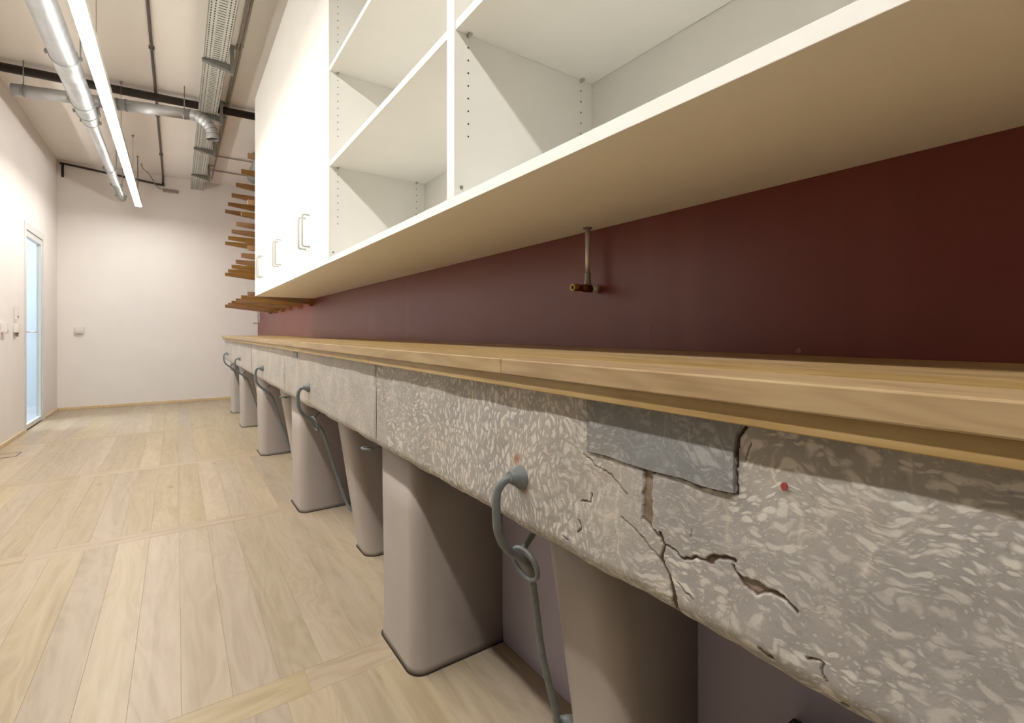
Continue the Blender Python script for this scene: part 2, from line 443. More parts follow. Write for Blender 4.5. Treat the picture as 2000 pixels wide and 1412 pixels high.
# glazed door
door = struct(MB().box(XA - 0.048, XA + 0.006, DY0 + 0.001, DY0 + 0.075, 0, DZ - 0.001, 0.003)
              .box(XA - 0.048, XA + 0.006, DY1 - 0.045, DY1 - 0.001, 0, DZ - 0.001, 0.003)
              .box(XA - 0.048, XA + 0.006, DY0 + 0.075, DY1 - 0.045, DZ - 0.075, DZ - 0.001, 0.003).build('door_1', M['door_white']), 'white framed glass door')
lf = MB().box(XA - 0.045, XA - 0.005, DY0 + 0.078, DY0 + 0.135, 0.006, DZ - 0.078, 0.003).box(XA - 0.045, XA - 0.005, DY1 - 0.085, DY1 - 0.048, 0.006, DZ - 0.078, 0.003)
lf.box(XA - 0.045, XA - 0.005, DY0 + 0.135, DY1 - 0.085, 0.006, 0.055, 0.003).box(XA - 0.045, XA - 0.005, DY0 + 0.135, DY1 - 0.085, DZ - 0.135, DZ - 0.078, 0.003)
lf.build('door_leaf', M['door_white'], door)
MB().box(XA - 0.028, XA - 0.022, DY0 + 0.134, DY1 - 0.084, 0.054, DZ - 0.134).build('glass_pane', M['glass'], door)
MB().tube([(XA - 0.004, DY0 + 0.11, 1.0), (XA + 0.045, DY0 + 0.11, 1.0), (XA + 0.052, DY0 + 0.12, 1.0), (XA + 0.052, DY0 + 0.23, 1.0)], 0.007, 8).build('door_handle', M['plastic'], door)
# hall seen through the glass
struct(MB().box(XA - 2.3, XA - 0.0505, 4.6, 9.0, -0.06, -0.001).build('floor_hall', M['hall_floor']), 'pale floor of the hall behind the glass door')
hw = MB().box(XA - 2.4, XA - 2.3, 4.5, 9.1, -0.06, 2.9).box(XA - 2.3, XA - 0.0505, 4.5, 4.6, -0.06, 2.9).box(XA - 2.3, XA - 0.0505, 9.0, 9.1, -0.06, 2.9).box(XA - 0.14, XA - 0.121, 8.49, 9.0, -0.06, 2.9)
struct(hw.build('wall_hall', M['hall']), 'pale walls of the hall behind the glass door')
struct(MB().box(XA - 2.4, XA - 0.0505, 4.5, 9.1, 2.9, 2.98).build('ceiling_hall', M['hall']), 'ceiling of the hall behind the glass door')
hl = thing('added_hall_light', 'added unseen cool panel that lights the hall behind the glass door', 'lamp', (XA - 1.2, 7.6, 2.85))  # unseen panel put in so the glass shows a bright, cool hall
MB().box(XA - 1.7, XA - 0.7, 6.9, 8.3, 2.86, 2.899, 0.004).build('lamp_frame', M['housing'], hl)
MB().box(XA - 1.67, XA - 0.73, 6.93, 8.27, 2.852, 2.859).build('diffuser', M['hall_fill'], hl)

# ================================================================ STONE BEAM
def px_beam(u, v):
    d = F * XB / (math.cos(YAW) * (u - 345.0))
    return ((d - XB * math.sin(YAW)) / math.cos(YAW), 1 - (v - 648.0) * d / F)
def z5(x, y): return px_beam(1100 + x / 2.101, 740 + y / 2.101)

FR = 0.034     # fillet radius of the lower front edge
def beam_profile(nf, nr, nb):
    pts = []
    for i in range(nf): pts.append((XB, ZL - 0.002 - (ZL - 0.002 - ZB - FR) * i / (nf - 1), -1.0, 0.0))
    for i in range(1, nr + 1):
        a = math.pi / 2 * i / nr
        pts.append((XB + FR - FR * math.cos(a), ZB + FR - FR * math.sin(a), -math.cos(a), -math.sin(a)))
    for i in range(1, nb + 1): pts.append((XB + FR + (XR - 0.12 - XB - FR) * i / nb, ZB, 0.0, -1.0))
    return pts

cracks = [   # (polyline in picture pixels of the detail, half width m, depth m)
    ([(748, 196), (728, 215), (716, 245), (709, 310), (706, 400), (709, 474)], 0.0016, 0.010),
    ([(104, 80), (100, 298)], 0.0007, 0.004),
    ([(100, 298), (180, 318), (250, 345), (330, 370), (420, 395), (490, 410), (560, 440), (640, 460), (709, 474)], 0.0009, 0.005),
    ([(395, 640), (410, 690), (398, 740), (425, 800), (445, 870), (450, 940), (470, 990)], 0.0020, 0.006),
    ([(440, 845), (452, 900), (448, 950)], 0.0040, 0.006),
    ([(410, 680), (450, 700), (490, 735), (550, 735), (610, 755)], 0.0016, 0.006),
    ([(590, 742), (640, 735), (690, 740), (700, 752)], 0.0028, 0.006),
    ([(690, 765), (705, 800), (745, 850), (790, 878), (850, 868), (900, 890), (930, 915), (960, 960)], 0.0013, 0.006),
    ([(83, 308), (130, 350), (200, 400), (235, 440), (262, 472)], 0.0008, 0.003),
    ([(465, 835), (500, 880), (515, 890), (527, 908)], 0.0009, 0.004),
    ([(72, 500), (108, 508), (116, 470)], 0.0013, 0.004),
    ([(60, 580), (72, 605), (58, 632)], 0.0013, 0.004),
    ([(0, 648), (20, 664)], 0.0013, 0.004),
    ([(770, 262), (762, 290), (748, 315), (742, 345)], 0.0006, 0.002),
    ([(1000, 1138), (1045, 1143), (1062, 1160), (1060, 1205), (1080, 1242)], 0.0010, 0.004),
    ([(520, 618), (518, 655)], 0.0007, 0.003),
    ([(800, 1100), (835, 1140), (858, 1150)], 0.0014, 0.004),
    ([(240, 570), (300, 620), (340, 670), (395, 740)], 0.0008, 0.003),
    ([(1140, 1338), (1165, 1350)], 0.0022, 0.004),
    ([(330, 575), (375, 625), (400, 660)], 0.0012, 0.004),
]
mort = [[(330, 365), (368, 385), (360, 612), (345, 605), (323, 575)],
        [(705, 795), (740, 815), (790, 830), (840, 850), (900, 880), (935, 912), (905, 905), (850, 880), (790, 882), (745, 855)],
        [(165, 312), (200, 282), (192, 322)], [(480, 402), (545, 400), (585, 442), (545, 432)]]

def seg_dist(P, a, b):
    a = np.array(a); b = np.array(b); ab = b - a
    t = np.clip(((P - a) @ ab) / max(1e-12, ab @ ab), 0, 1)
    return np.linalg.norm(P - (a + t[:, None] * ab), axis=1)
def in_poly(P, poly):
    x, y = P[:, 0], P[:, 1]; r = np.zeros(len(P), bool); j = len(poly) - 1
    for i in range(len(poly)):
        xi, yi = poly[i]; xj, yj = poly[j]
        c = ((yi > y) != (yj > y)) & (x < (xj - xi) * (y - yi) / (yj - yi + 1e-12) + xi)
        r ^= c; j = i
    return r

def block(name, ys, prof, mat, parent, detail=False, cut=None):
    ys = np.array(ys); n = len(prof); m = len(ys)
    pr = np.array(prof)
    X = np.repeat(pr[None, :, 0], m, 0); Z = np.repeat(pr[None, :, 1], m, 0); Y = np.repeat(ys[:, None], n, 1)
    NX = np.repeat(pr[None, :, 2], m, 0); NZ = np.repeat(pr[None, :, 3], m, 0)
    # hewn unevenness, strongest on the rounded edge
    und = 0.0012 * np.sin(Y * 11 + Z * 9) + 0.0010 * np.sin(Y * 29 + 1.3 + Z * 17)
    edge = np.clip((-NZ) * 1.2, 0, 1)
    und += edge * (0.0012 * np.sin(Y * 13 + 0.5) + 0.0008 * np.sin(Y * 41 + 2.0 + 15 * Z) + 0.0004 * np.sin(Y * 143))
    P = np.stack([Y.ravel(), Z.ravel()], 1)
    cr = np.zeros(m * n); dep = np.zeros(m * n); mo = np.zeros(m * n); ru = np.zeros(m * n)
    if detail:
        jit = np.array([0.0022 * (noise.noise((y * 150, z * 150, 1.7))) + 0.0030 * noise.noise((y * 45, z * 45, 4.1)) for y, z in P])
        PJ = P + np.stack([jit, np.roll(jit, 31)], 1)
        Q = np.where((P[:, 1] < ZB + FR)[:, None], PJ, PJ)
        for pl, wd, dp in cracks:
            W = [z5(*q) for q in pl]
            bb0 = (min(q[0] for q in W) - 0.02, max(q[0] for q in W) + 0.02)
            sel = np.where((P[:, 0] > bb0[0]) & (P[:, 0] < bb0[1]))[0]
            if len(sel) == 0: continue
            d = np.full(len(sel), 9.0)
            for a, b in zip(W[:-1], W[1:]): d = np.minimum(d, seg_dist(Q[sel], a, b))
            k = np.clip((wd * 0.8 + 0.0007 - d) / 0.0010, 0, 1)
            cr[sel] = np.maximum(cr[sel], k); dep[sel] = np.maximum(dep[sel], k * dp * 0.45)
        for pg in mort:
            k = in_poly(Q, [z5(*q) for q in pg]).astype(float)
            mo = np.maximum(mo, k); dep = np.maximum(dep, k * 0.0035)
        for (uu, vv, rad) in ((1010, 897, 0.012), (1026, 952, 0.010)):
            y0, z0 = px_beam(uu, vv)
            ru = np.maximum(ru, np.clip(1.25 - np.hypot(PJ[:, 0] - y0, PJ[:, 1] - z0) / rad, 0, 1) * 0.75)
        y0, z0 = px_beam(1532, 950)
    off = und - dep.reshape(m, n) 
    X = X + NX * off; Z = Z + NZ * off
    # soften the vertical ends of the block into the joint
    e = np.minimum(ys - ys[0], ys[-1] - ys)
    sink = 0.004 * np.clip(1 - e / 0.004, 0, 1)[:, None]
    X = X - NX * sink; Z = Z - NZ * sink
    verts = np.stack([X, Y, Z], 2).reshape(-1, 3)
    idx = np.arange(m * n).reshape(m, n)
    a, b, c, d_ = idx[:-1, :-1], idx[1:, :-1], idx[1:, 1:], idx[:-1, 1:]
    faces = np.stack([a, b, c, d_], -1)
    keep = np.ones((m - 1, n - 1), bool)
    if cut is not None:
        cy = (ys[:-1] + ys[1:])[:, None] / 2 + 0 * Z[:-1, :-1]; cz = (Z[:-1, :-1] + Z[:-1, 1:]) / 2
        keep = ~in_poly(np.stack([cy.ravel(), cz.ravel()], 1), cut).reshape(m - 1, n - 1)
    faces = faces[keep].reshape(-1, 4)
    me = bpy.data.meshes.new(name)
    vl = [tuple(q) for q in verts.tolist()]
    fl = [tuple(q) for q in faces.tolist()]
    # closing back and ends
    k0 = len(vl)
    for y in (ys[0], ys[-1]): vl += [(XR - 0.12, float(y), ZL - 0.002)]
    fl.append(tuple([int(i) for i in idx[0]] + [k0]))
    fl.append(tuple([int(i) for i in idx[-1][::-1]] + [k0 + 1]))
    fl.append((int(idx[0, 0]), k0, k0 + 1, int(idx[-1, 0])))
    me.from_pydata(vl, [], fl)
    me.polygons.foreach_set('use_smooth', [True] * (len(fl) - 3) + [False] * 3)
    me.materials.append(mat)
    for nm, arr in (('crack', cr), ('mortar', mo), ('rust', ru)):
        at = me.attributes.new(nm, 'FLOAT', 'POINT')
        at.data.foreach_set('value', np.concatenate([arr, [0, 0]]).astype(np.float32))
    me.update()
    return link(name, me, parent)

beam = thing('stone_beam', 'long grey fossil limestone beam resting on the painted piers under the oak worktop', 'stone beam', (XB + 0.15, 3.2, ZB))
fine = beam_profile(190, 26, 4)
coarse = beam_profile(20, 8, 2)
J = [-0.9, 0.26, 1.445, 2.962, 4.44, 5.80, 7.10]
def grid(a, b, zones):
    out = [a]
    while out[-1] < b - 1e-6:
        y = out[-1]; st = 0.02
        for z0, z1, s_ in zones:
            if z0 <= y < z1: st = s_
        out.append(min(b, y + st))
    if out[-1] - out[-2] < 0.0004: out.pop(-2)
    return out
ptL = [z5(103, 20), z5(100, 298), z5(250, 345), z5(420, 395), z5(560, 440), z5(709, 474), z5(706, 400), z5(709, 310), z5(716, 245), z5(728, 215), z5(748, 190), z5(760, 100)]
pt = [(y, min(z, ZL + 0.01)) for y, z in ptL]
pt[0] = (pt[0][0], ZL + 0.02); pt[-1] = (pt[-1][0], ZL + 0.02); pt[-2] = (pt[-2][0], ZL + 0.02)
block('stone_block', grid(-0.9, 1.4445, [(-0.3, 0.02, 0.008), (0.02, 0.12, 0.0024), (0.12, 0.60, 0.0013), (0.60, 0.75, 0.003), (0.75, 1.4445, 0.006)]), fine, M['stone'], beam, True, None)
for a, b in zip(J[2:-1], J[3:]):
    block('stone_block', grid(a + 0.0015, b - 0.0005, []), coarse, M['stone_grey'], beam)
# inserted blue-grey repair stone
def patch_stone():
    top = ZL - 0.0025
    poly = [z5(106, 20), z5(104, 296), z5(180, 314), z5(250, 340), z5(330, 365), z5(420, 390), z5(490, 405), z5(560, 434), z5(640, 455), z5(704, 468), z5(701, 400), z5(703, 310), z5(710, 245), z5(722, 212), z5(738, 192)]
    poly = [(y, min(z, top)) for y, z in poly]
    poly = [(poly[0][0], top)] + poly[1:-1] + [(poly[-1][0], top)]
    bm = bmesh.new()
    def ring_(x, inset):
        cy = sum(p[0] for p in poly) / len(poly); cz = sum(p[1] for p in poly) / len(poly)
        return [bm.verts.new((x, y + (cy - y) * inset, z + (cz - z) * inset * 0.5)) for y, z in poly]
    r0 = ring_(XB + 0.006, 0); r1 = ring_(XB - 0.0016, 0.0); r2 = ring_(XB - 0.0026, 0.006)
    n = len(poly)
    for A, B in ((r0, r1), (r1, r2)):
        for i in range(n): bm.faces.new((A[i], A[(i + 1) % n], B[(i + 1) % n], B[i]))
    bm.faces.new(r2); bm.faces.new(list(reversed(r0)))
    bmesh.ops.recalc_face_normals(bm, faces=bm.faces[:])
    me = bpy.data.meshes.new('repair_stone'); bm.to_mesh(me); bm.free(); me.materials.append(M['stone_blue'])
    o = link('repair_stone', me, beam); o['label'] = 'blue-grey veined stone set into the beam'
patch_stone()
# a drop of red paint and the square plug
y0, z0 = px_beam(1532, 950)
MB().add([(XB - 0.0018, y0 + 0.003 * math.cos(t_ * math.pi / 5), z0 + 0.0042 * math.sin(t_ * math.pi / 5)) for t_ in range(10)] + [(XB + 0.004, y0 + 0.003 * math.cos(t_ * math.pi / 5), z0 + 0.0042 * math.sin(t_ * math.pi / 5)) for t_ in range(10)],
         [tuple(range(10))] + [(i, (i + 1) % 10, 10 + (i + 1) % 10, 10 + i) for i in range(10)]).build('paint_drop', simple('red_drop', srgb(150, 66, 62), 0.5), beam)
for J_, col in ((4.44, M['red']), (1.445, M['gap']), (2.962, M['gap']), (5.80, M['gap'])):
    MB().box(XB + 0.002, XB + 0.02, J_ - 0.0012, J_ + 0.0022, ZB + 0.03, ZL - 0.004).build('joint_mortar', col, beam)
yq, zq = px_beam(577, 693)
MB().box(XB - 0.002, XB + 0.01, yq - 0.045, yq + 0.045, zq - 0.012, zq + 0.014, 0.002).build('repair_stone', M['stone_blue'], beam)

# ================================================================ PIERS
def rounded_outline(xf, y0, y1, r, k=7):
    """front corners (at low X) rounded; back runs to the recess wall"""
    pts = [(XR - 0.0008, y1)]
    for i in range(k + 1):
        a = math.pi / 2 * i / k
        pts.append((xf + r - r * math.sin(a), y1 - r + r * math.cos(a)))
    for i in range(k + 1):
        a = math.pi / 2 * i / k
        pts.append((xf + r - r * math.cos(a), y0 + r - r * math.sin(a)))
    pts.append((XR - 0.0008, y0))
    return pts
def pier(name, label, xf_top, xf_bot, y0, y1, r, group):
    root = thing(name, label, 'pier', ((xf_bot + XR) / 2, (y0 + y1) / 2, 0), group)
    zs = [0.001, 0.02, 0.06, 0.15, 0.30, 0.45, ZB - 0.001]
    vs = []; n = None
    for z in zs:
        f = z / ZB
        xf = xf_bot + (xf_top - xf_bot) * f
        fl = 0.004 * max(0, 1 - z / 0.06)
        o = rounded_outline(xf - fl, y0 - fl, y1 + fl, r)
        n = len(o)
        for x, y in o: vs.append((x + (0.0012 * math.sin(40 * y + 9 * z) if x < XR - 0.01 else 0), y, z))
    fs = []
    for i in range(len(zs) - 1):
        for k in range(n):
            l = (k + 1) % n
            fs.append((i * n + k, i * n + l, (i + 1) * n + l, (i + 1) * n + k))
    mb = MB(); mb.add(vs, fs, True)
    mb.f.append(tuple(reversed(range(n)))); mb.sm.append(False)
    mb.f.append(tuple((len(zs) - 1) * n + k for k in range(n))); mb.sm.append(False)
    body = mb.build('pier_body', M['pier'], root)
    # open dark joint between pier and planks
    o1 = rounded_outline(xf_bot - 0.004, y0 - 0.004, y1 + 0.004, r); o2 = rounded_outline(xf_bot - 0.008, y0 - 0.0075, y1 + 0.0075, r + 0.003)
    mb = MB(); m = len(o1)
    mb.add([(x, y, 0.0012) for x, y in o1] + [(x, y, 0.0012) for x, y in o2] + [(x, y, 0.0002) for x, y in o2],
           [(k, k + 1, m + k + 1, m + k) for k in range(m - 1)] + [(m + k, m + k + 1, 2 * m + k + 1, 2 * m + k) for k in range(m - 1)])
    mb.build('floor_joint', M['gap'], root)
    return root
A_far = [1.590, 3.13, 4.62, 6.03, 7.10]
B_far = [0.77, 2.30, 3.80, 5.24, 6.56]
ordw = ['nearest', 'second', 'third', 'fourth', 'farthest']
for i, y in enumerate(A_far):
    pier('straight_pier', ordw[i] + (' from the viewer of' if 0 < i < 4 else ' of') + ' five wide upright grey piers under the stone beam', 0.557, 0.563, y - 0.285, y, 0.045, 'upright piers under the stone beam')
for i, y in enumerate(B_far):
    pier('leaning_pier', ordw[i] + (' from the viewer of' if 0 < i < 4 else ' of') + ' five narrow sloping piers under the stone beam', 0.592, 0.695, y - 0.18, y, 0.05, 'sloping piers under the stone beam')
dbx = thing('storage_box', 'charcoal box standing under the stone beam at the lower right picture edge', 'box', (0.80, 0.22, 0))
MB().box(0.70, XR - 0.002, 0.06, 0.40, 0.001, 0.325, 0.004).build('box_body', M['dark_box'], dbx)
MB().box(0.695, XR - 0.002, 0.055, 0.405, 0.3255, 0.343, 0.004).build('box_lid', M['dark_box'], dbx)

# ================================================================ TETHER RODS AND RINGS
def smooth_path(pts, n=6):
    P = [Vector(p) for p in pts]; out = []
    for i in range(len(P) - 1):
        p0 = P[max(i - 1, 0)]; p1 = P[i]; p2 = P[i + 1]; p3 = P[min(i + 2, len(P) - 1)]
        for k in range(n):
            t = k / n
            out.append(0.5 * ((2 * p1) + (p2 - p0) * t + (2 * p0 - 5 * p1 + 4 * p2 - p3) * t * t + (3 * p1 - p0 - 3 * p2 + p3) * t ** 3))
    out.append(P[-1]); return out
boss_y = [0.688, 2.344, 3.78, 5.22, 6.54]
for i, yb in enumerate(boss_y):
    zb = 0.7446
    xs = 0.0
    root = thing('tether_rod', ordw[i] + (' from the viewer of' if 0 < i < 4 else ' of') + ' five bent iron rods on the beam face', 'iron rod', (XB, yb, zb), 'iron rods along the stone beam')
    # boss: uneven forged cone with a lead collar
    mb = MB()
    prof = [(XB + 0.004, 0.0225), (XB - 0.002, 0.0225), (XB - 0.007, 0.0200), (XB - 0.014, 0.0155), (XB - 0.022, 0.0120), (XB - 0.027, 0.0098)]
    mb.tube([(x, yb, zb + 0.001 * k) for k, (x, r) in enumerate(prof)], [r for x, r in prof], 18)
    mb.build('boss', M['iron'], root)
    ya = (B_far[i] + 0.03) - yb
    P = [(XB - 0.020, yb, zb + 0.002), (XB - 0.034, yb + 0.005, zb - 0.002), (XB - 0.045, yb + 0.010, zb - 0.022), (XB - 0.045, yb + 0.012, zb - 0.058), (XB - 0.040, yb + 0.014, zb - 0.092),
         (XB - 0.018, yb + 0.022, zb - 0.128), (XB + 0.018, yb + 0.030, zb - 0.158), (XB + 0.055, yb + 0.035 + ya * 0.15, zb - 0.195), (XB + 0.085, yb + 0.04 + ya * 0.3, zb - 0.27),
         (XB + 0.130, yb + 0.05 + ya * 0.5, zb - 0.42), (XB + 0.172, yb + 0.03 + ya * 0.75, zb - 0.56), (XB + 0.183, yb + 0.012 + ya, zb - 0.592), (XB + 0.205, yb + 0.005 + ya, zb - 0.603)]
    MB().tube(smooth_path(P, 6), 0.0076, 10).build('rod', M['iron'], root)
    q = P[-1]
    MB().tube([(q[0] - 0.008, q[1] + 0.012, q[2]), (q[0] + 0.004, q[1] - 0.004, q[2]), (q[0] + 0.016, q[1] - 0.03, q[2] - 0.002)], [0.010, 0.017, 0.013], 12).build('anchor', M['iron'], root)
    ring = thing('tether_ring', 'small iron ring hung on the ' + ordw[i] + (' bent rod from the viewer' if i else ' bent rod') + ' under the beam', 'ring', (XB + 0.03, yb + 0.027, zb - 0.2), 'iron rings on the rods')
    MB().ring((XB + 0.030, yb + 0.031, zb - 0.172), (0.95, 0.12, 0.28), 0.032, 0.0042, 30, 8).build('ring_loop', M['iron'], ring)
    MB().tube([(XB + 0.072, yb + 0.036, ZB + 0.004), (XB + 0.052, yb + 0.034, ZB - 0.022), (XB + 0.024, yb + 0.031, ZB - 0.046)], 0.0058, 8).build('eye_bolt', M['iron'], ring)
for i, y in enumerate(A_far[:2]):
    r = thing('ring_bolt', ('nearest' if i == 0 else 'farther') + ' of two small iron ring bolts sticking out below the beam', 'ring bolt', (0.54, y, 0.61), 'ring bolts on the upright piers')
    MB().ring((0.522, y + 0.003, 0.612), (0.15, 0.0, 1), 0.019, 0.0042, 26, 8).build('ring_loop', M['iron'], r)
    MB().cyl((0.538, y - 0.004, 0.613), (0.575, y - 0.02, 0.618), 0.0055, 8).build('bolt_stem', M['iron'], r)

# ================================================================ WORKTOP
top = thing('oak_worktop', 'long oiled oak worktop with a stepped front edge along the red wall', 'worktop', ((XE + XW) / 2, 3.2, ZL))
rows = 6
for rI in range(rows):
    x0 = XE + (XW - 0.002 - XE) * rI / rows; x1 = XE + (XW - 0.002 - XE) * (rI + 1) / rows
    if rI == 0: cuts = [-0.9, 0.7106, 2.563, 3.9, 5.6, YE]
    else:
        cuts = [-0.9]; y = -0.9 + random.uniform(0.5, 1.4)
        while y < YE - 0.5: cuts.append(y); y += random.uniform(1.1, 1.9)
        cuts.append(YE)
    for a, b in zip(cuts[:-1], cuts[1:]):
        o = MB().box(x0 + 0.0001, x1 - 0.0001, a + 0.0001, b - 0.0001, ZU, ZT, 0.0022 if rI == 0 else 0.0004).build('stave', M['top_oak'], top)
for a, b in ((-0.9, 1.45), (1.45, 3.6), (3.6, YE - 0.01)):
    MB().box(XL, XL + 0.08, a + 0.0002, b - 0.0002, ZL, ZU - 0.0003, 0.0012).build('under_strip', M['top_oak'], top)
MB().box(XL + 0.081, XW - 0.004, -0.9, YE - 0.01, ZL, ZU - 0.0003).build('under_board', M['top_oak'], top)

# ================================================================ CABINETS
T = 0.019
ZB1 = 1.3267
Y_open = [(-0.113, 1.0588), (1.0588, 2.231)]
Y_tall = [(2.231, 3.039), (3.039, 3.847), (3.847, 4.655)]
shelf_z = [(1.731, 1.7525), (2.152, 2.172), (2.573, 2.593)]
def open_unit(y0, y1, label):
    u = thing('shelf_unit', label, 'shelf unit', ((XC + XW) / 2, (y0 + y1) / 2, ZC), 'open white wall shelf units')
    MB().box(XC, XW - 0.016, y0 + 0.0003, y0 + T, ZB1, ZCT - T, 0.0006).build('side_panel', M['cabinet'], u)
    far = MB().box(XC, XW - 0.016, y1 - T, y1 - 0.0003, ZB1, ZCT - T, 0.0006).build('side_panel', M['cabinet'], u)
    MB().box(XC, XW - 0.0005, y0 + 0.0003, y1 - 0.0003, ZC, ZB1 - 0.0001, 0.0008).build('bottom_panel', M['cabinet'], u)
    MB().box(XC, XW - 0.0005, y0 + 0.0003, y1 - 0.0003, ZCT - T + 0.0001, ZCT, 0.0008).build('top_panel', M['cabinet'], u)
    MB().box(XW - 0.0155, XW - 0.0005, y0 + 0.001, y1 - 0.001, ZB1, ZCT - T).build('back_panel', M['cabinet'], u)
    for a, b in shelf_z:
        s = MB().box(XC + 0.004, XW - 0.017, y0 + T + 0.0006, y1 - T - 0.0006, a, b, 0.0008).build('shelf', M['cabinet'], u)
        for xx in (0.590, 0.9645):
            for yy, sg in ((y0 + T, 1), (y1 - T, -1)):
                MB().cyl((xx, yy, a - 0.005), (xx, yy + sg * 0.012, a - 0.005), 0.0045, 10).box(xx - 0.005, xx + 0.005, yy + sg * 0.001, yy + sg * 0.013, a - 0.003, a - 0.0003).build('shelf_pin', M['chrome_white'], s)
    hol = MB()
    zz = []
    for base in (1.731, 2.152, 2.573):
        z = base - 0.032
        lim = base - 0.275 if base < 2 else base - 0.30
        while z > lim: zz.append(z); z -= 0.0312
    for xx in (0.590, 0.9645):
        for z in zz:
            for yy, sg in ((y1 - T, -1),):
                hol.cyl((xx, yy + 0.002, z), (xx, yy + sg * 0.0004, z), 0.0024, 8)
            hol.cyl((xx, y0 + T - 0.002, z), (xx, y0 + T + 0.0004, z), 0.0024, 8)
    h = hol.build('shelf_pin_holes', M['hole'], u); h['kind'] = 'stuff'
    MB().cyl((0.570, y1 - T + 0.001, 1.352), (0.570, y1 - T - 0.004, 1.352), 0.0042, 10).build('connector_screw', M['galv_dull'], u)
    return u
open_unit(*Y_open[0], 'open white wall shelf unit nearest the viewer, above the dark red wall')
open_unit(*Y_open[1], 'open white wall shelf unit beside the closed tall cabinets')
nm = ['closed white cabinet adjoining the open shelves', 'middle one of the three closed white wall cabinets', 'closed white cabinet at the far end, beside the oak bracket rack']
for (y0, y1), lb in zip(Y_tall, nm):
    u = thing('wall_cabinet', lb, 'cabinet', ((XC + XW) / 2, (y0 + y1) / 2, ZC), 'closed white wall cabinets')
    MB().box(XC + T + 0.001, XW - 0.0005, y0 + 0.0005, y1 - 0.0005, ZC, ZCT, 0.0008).build('cabinet_body', M['cabinet'], u)
    ym = (y0 + y1) / 2
    for a, b, yh in ((y0 + 0.0004, ym - 0.0004, ym - 0.045), (ym + 0.0004, y1 - 0.0004, ym + 0.045)):
        d = MB().box(XC, XC + T, a, b, ZC + 0.001, ZCT - 0.001, 0.0004).build('cabinet_door', M['cabinet'], u)
        h = MB().tube(smooth_path([(XC + 0.002, yh, 1.590), (XC - 0.024, yh, 1.590), (XC - 0.032, yh, 1.586), (XC - 0.034, yh, 1.574), (XC - 0.034, yh, 1.50), (XC - 0.034, yh, 1.446), (XC - 0.032, yh, 1.434), (XC - 0.024, yh, 1.430), (XC + 0.002, yh, 1.430)], 3), 0.0048, 8)
        h.build('handle', M['chrome_white'], d)

# ================================================================ OAK BRACKET RACK
fin_y = [4.70, 5.20, 5.71, 6.17, 6.62, 7.04]
fin_rows = [1.343, 1.741, 2.132, 2.532]
XT = 0.500
fw = ['nearest', 'second', 'third', 'fourth', 'fifth', 'farthest']
fmesh = None
for i, y in enumerate(fin_y):
    r = thing('bracket_rail', fw[i] + (' from the cabinets of' if 0 < i < 5 else ' of') + ' six oak rails with tapered brackets', 'wall rack', (XW - 0.02, y, 1.2), 'oak bracket rails beyond the cabinets')
    MB().box(XW - 0.03, XW - 0.0005, y - 0.02, y + 0.02, 1.235, 2.62, 0.002).build('rail', M['fin_oak'], r)
    for z in fin_rows:
        hw_ = 0.016
        vs = [(XT, y - hw_, z - 0.038), (XW - 0.031, y - hw_, z - 0.092), (XW - 0.031, y - hw_, z), (XT, y - hw_, z),
              (XT, y + hw_, z - 0.038), (XW - 0.031, y + hw_, z - 0.092), (XW - 0.031, y + hw_, z), (XT, y + hw_, z)]
        MB().add(vs, [(0, 1, 2, 3), (7, 6, 5, 4), (0, 4, 5, 1), (3, 2, 6, 7), (0, 3, 7, 4), (1, 5, 6, 2)]).build('bracket', M['fin_oak'], r)

# ================================================================ PIPES ON THE RED WALL
vp = thing('valve_pipe', 'thin steel pipe with a brass valve hanging below the open shelves', 'pipe', (0.983, 1.03, ZC))
vx, vy = 0.982, 1.03
MB().cyl((vx, vy, ZC - 0.0005), (vx, vy, 1.168), 0.0068, 14).build('pipe', M['chrome'], vp)
MB().tube([(vx, vy, ZC - 0.0006), (vx, vy, ZC - 0.0035)], 0.013, 18).build('pipe_collar', M['galv_dull'], vp)
MB().tube([(vx, vy, 1.172), (vx, vy, 1.168), (vx, vy, 1.164), (vx, vy, 1.150), (vx, vy, 1.146), (vx, vy, 1.135)], [0.0075, 0.0095, 0.0085, 0.0085, 0.0098, 0.0098], 14).build('coupling', M['galv_dull'], vp)
MB().tube([(XW - 0.0005, vy, 1.126), (1.008, vy, 1.126), (1.006, vy, 1.126), (0.994, vy, 1.126)], [0.012, 0.012, 0.009, 0.009], 14).build('wall_fitting', M['chrome'], vp)
MB().tube([(0.994, vy, 1.126), (0.962, vy, 1.126), (0.960, vy, 1.126), (0.950, vy, 1.126), (0.948, vy, 1.126), (0.925, vy, 1.126)], [0.0115, 0.0115, 0.009, 0.009, 0.0105, 0.0105], 16).build('valve_body', M['brass'], vp)
b_ = MB().ring((0.9245, vy, 1.126), (1, 0, 0), 0.0082, 0.0025, 22, 8); b_.build('outlet_ring', simple('pale_brass', srgb(196, 170, 112), 0.35, 0.7), vp)
MB().cyl((0.9246, vy, 1.126), (0.9240, vy, 1.126), 0.0048, 12).build('outlet_bore', M['hole'], vp)
ft = thing('wall_tap', 'small chrome pipe with a side outlet at the far end of the worktop', 'tap', (0.98, 7.85, 1.03))
MB().tube(smooth_path([(0.985, 7.85, 1.33), (0.985, 7.85, 1.2), (0.985, 7.85, 1.15), (0.980, 7.85, 1.13), (0.95, 7.85, 1.127), (0.90, 7.85, 1.127)], 3), 0.009, 10).build('tap_pipe', M['chrome'], ft)
MB().cyl((0.985, 7.85, 1.20), (XW - 0.0005, 7.85, 1.20), 0.007, 10).build('wall_clip', M['chrome'], ft)

